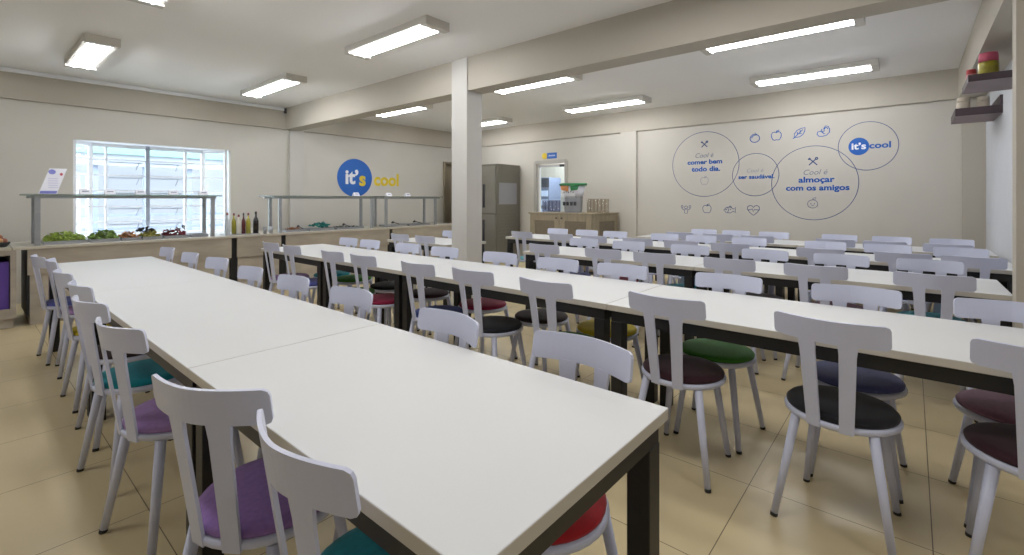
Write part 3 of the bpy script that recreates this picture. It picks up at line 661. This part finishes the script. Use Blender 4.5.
cb = thing('sideboard_cabinet', 'weathered wood cabinet with dark inset doors below the glazed door', 'cabinet', (7.16, 4.24, 0))
W, D, H = .93, 1.40, 1.08
obj('cabinet_body', B(.02, W, .0, D, .06, H-.03), M_['oak'], cb)
obj('worktop', B(-.01, W+.01, -.02, D+.02, H-.03, H, bev=.004), M_['oak'], cb)
obj('plinth', B(.05, W-.02, .03, D-.03, 0, .06), M_['charcoal'], cb)
for k in range(2):
    y0, y1 = .03+k*.68, .03+k*.68+.66
    bm = bm_new(); box(bm, 0, .02, y0, y0+.1, .1, H-.05); box(bm, 0, .02, y1-.1, y1, .1, H-.05); box(bm, 0, .02, y0+.1, y1-.1, H-.15, H-.05); box(bm, 0, .02, y0+.1, y1-.1, .1, .2)
    d = obj('door', bm, M_['oak'], cb)
    obj('inset_panel', B(.008, .016, y0+.1, y1-.1, .2, H-.15), M_['mesh'], d)
    bm = bm_new(); yk = y1-.05 if k == 0 else y0+.05; lathe(bm, [(0, -.012), (.014, -.012), (.016, 0), (.014, .012), (0, .012)], 12); o = obj('knob', bm, M_['charcoal'], d); o.location = (-.014, yk, H-.1); o.rotation_euler = (0, PI/2, 0)
bm = bm_new(); box(bm, .03, .2, -.02, 0, .1, H-.05); box(bm, W-.16, W-.02, -.02, 0, .1, H-.05); box(bm, .2, W-.16, -.02, 0, H-.15, H-.05)
sp = obj('side_panel', bm, M_['oak'], cb); obj('inset_panel', B(.2, W-.16, -.012, 0, .1, H-.15), M_['mesh'], sp)
CT = H
bk = thing('cutlery_basket', 'grey plastic cutlery holder with dark openings on the wood cabinet', 'basket', (7.5, 4.86, CT))
bm = bm_new(); lathe(bm, [(0, 0), (.17, 0), (.18, .02), (.2, .3), (.19, .3), (.165, .03), (0, .03)], 4*7, smooth=False)
for v in bm.verts: v.co.x *= .7
obj('bin', bm, M_['grey'], bk)
for i in range(4): obj('opening', B(-.155, -.125, -.15+i*.08, -.11+i*.08, .13, .2), M_['charcoal'], bk)
tb = thing('lidded_tub', 'tub with green lid, orange panel and white trim on the grey holder', 'tub', (7.5, 4.86, CT+.301))
bm = bm_new(); lathe(bm, [(0, 0), (.2, 0), (.25, .2), (0, .2)], 28)
for v in bm.verts: v.co.x *= .7
obj('tub_body', bm, M_['paper'], tb)
bm = bm_new(); lathe(bm, [(0, .2), (.275, .2), (.28, .235), (.27, .245), (0, .25)], 28)
for v in bm.verts: v.co.x *= .75
obj('lid', bm, M_['green'], tb)
bm = bm_new(); prism(bm, [(-.176, -.01, .09), (-.185, .14, .12), (-.19, .16, .195), (-.19, -.02, .195)], (-.004, 0, 0)); obj('orange_panel', bm, M_['orange'], tb)
bm = bm_new(); prism(bm, [(-.16, -.2, .12), (-.17, -.06, .10), (-.19, -.06, .195), (-.16, -.23, .195)], (-.006, 0, 0)); obj('green_panel', bm, M_['green'], tb)
bm = bm_new()
for i in range(7): prism(bm, [(-.168, -.15+i*.045, .05), (-.168, -.11+i*.045, .05), (-.162, -.13+i*.045, -.03)], (-.004, 0, 0))
obj('bunting_trim', bm, M_['whiteink'], tb)
bm = bm_new()
for i in range(5): tube(bm, (-.182, -.12+i*.05, .075+.01*(i % 2)), (-.190, -.12+i*.05, .075+.01*(i % 2)), .011, n=8)
obj('dark_dots', bm, M_['charcoal'], tb)
def cups(label, x, y, m, n, grp):
    t = bm_new(); s = .03
    lathe(t, [(0, 0), (.03, 0)]+[p for k in range(n) for p in ((.036, .03+k*s), (.04, .045+k*s), (.034, .046+k*s))]+[(.0, .046+(n-1)*s)], 14)
    tag(obj('cup_stack', t, m, None, (x, y, CT+.001)), label, 'cups', grp)
for i in range(5): cups(['smoked tumbler stack closest to the door edge', 'smoked tumbler stack, second from the door edge', 'smoked tumbler stack, third from the door edge', 'smoked tumbler stack, fourth from the door edge', 'smoked tumbler stack touching the grey holder'][i], 7.45, 5.5-i*.085, M_['cupdark'], 7, 'stacks of smoked tumblers')
for i in range(6): cups(['clear tumbler stack beside the grey holder', 'clear tumbler stack, second from the grey holder', 'clear tumbler stack, third from the grey holder', 'clear tumbler stack, fourth from the grey holder', 'clear tumbler stack, fifth from the grey holder', 'clear tumbler stack closest to the cabinet corner'][i], 7.5, 4.52-i*.075+.0, M_['cup'], 8, 'stacks of clear tumblers')

# ------------------------------------------------------------------ wall shelves and jars
def wshelf(label, x0, x1, z0, z1, y1=-.344):
    t = thing('wall_shelf', label, 'shelf', (x0, -.69, z0), 0, 'dark wood wall shelves'); d = y1+.69; w = x1-x0
    bm = B(0, w, 0, d, 0, z1-z0, bev=.002)
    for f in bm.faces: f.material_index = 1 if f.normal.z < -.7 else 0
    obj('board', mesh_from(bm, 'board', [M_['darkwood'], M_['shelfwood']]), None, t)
    obj('back_board', B(0, w, 0, .02, z1-z0, z1-z0+.10), M_['darkwood'], t)
wshelf('higher dark wood shelf holding the colourful jars', 5.24, 5.83, 2.262, 2.318)
wshelf('dark wood shelf holding cream tins, closer to the mural', 6.71, 7.40, 2.185, 2.265)
def jar(label, x, y, z, r, h, c1, c2, cat='jar', name='jar'):
    t = thing(name, label, cat, (x, y, z+.001), 0, 'jars on the wall shelves')
    bm = bm_new(); lathe(bm, [(0, 0), (r*.9, 0), (r, h*.1), (r, h*.55), (r*.95, h*.62), (0, h*.62)], 18); obj('jar_body', bm, c1, t)
    bm = bm_new(); lathe(bm, [(0, h*.62), (r*.96, h*.62), (r*.96, h*.86), (r*.9, h), (0, h)], 18); obj('jar_lid', bm, c2, t)
jar('jar with yellow contents and pink lid, larger one on the shelf', 5.42, -.475, 2.318, .062, .19, mat('pickles', (150, 138, 28), .3, noise=.3, nscale=30), mat('pink_lid', (196, 84, 110), .5))
jar('small pink and red jar beside the larger jar', 5.56, -.385, 2.318, .034, .10, mat('pink_jar', (206, 130, 140), .4), mat('red_lid', (176, 52, 56), .5))
tin = mat('cream_tin', (208, 196, 178), .4)
jar('cream tin at the outer end of the lower shelf', 6.95, -.42, 2.265, .055, .14, tin, tin, 'tin', 'tin')
jar('cream tin closer to the wall on the lower shelf', 6.95, -.57, 2.265, .05, .13, tin, tin, 'tin', 'tin')

# ------------------------------------------------------------------ world, camera
w = bpy.data.worlds.new('sky'); scn.world = w; w.use_nodes = True
bg = w.node_tree.nodes['Background']; bg.inputs[0].default_value = (.90, .955, 1, 1); bg.inputs[1].default_value = 7
cd = bpy.data.cameras.new('camera'); co = bpy.data.objects.new('camera', cd); COL.objects.link(co); scn.camera = co
cd.sensor_fit = 'HORIZONTAL'; cd.sensor_width = 36; cd.lens = 470.68/1024*36; cd.shift_y = -(277.5-199.64)/1024
cd.clip_start = .05
co.location = (0, 0, EYE); co.rotation_euler = (PI/2, 0, -math.radians(49.659))
scn.view_settings.view_transform = 'Standard'; scn.view_settings.look = 'None'; scn.view_settings.exposure = .42; scn.view_settings.gamma = 1.06
scn.cycles.use_denoising = True; scn.cycles.max_bounces = 8; scn.cycles.diffuse_bounces = 5; scn.cycles.transparent_max_bounces = 16
scn.cycles.sample_clamp_indirect = 6
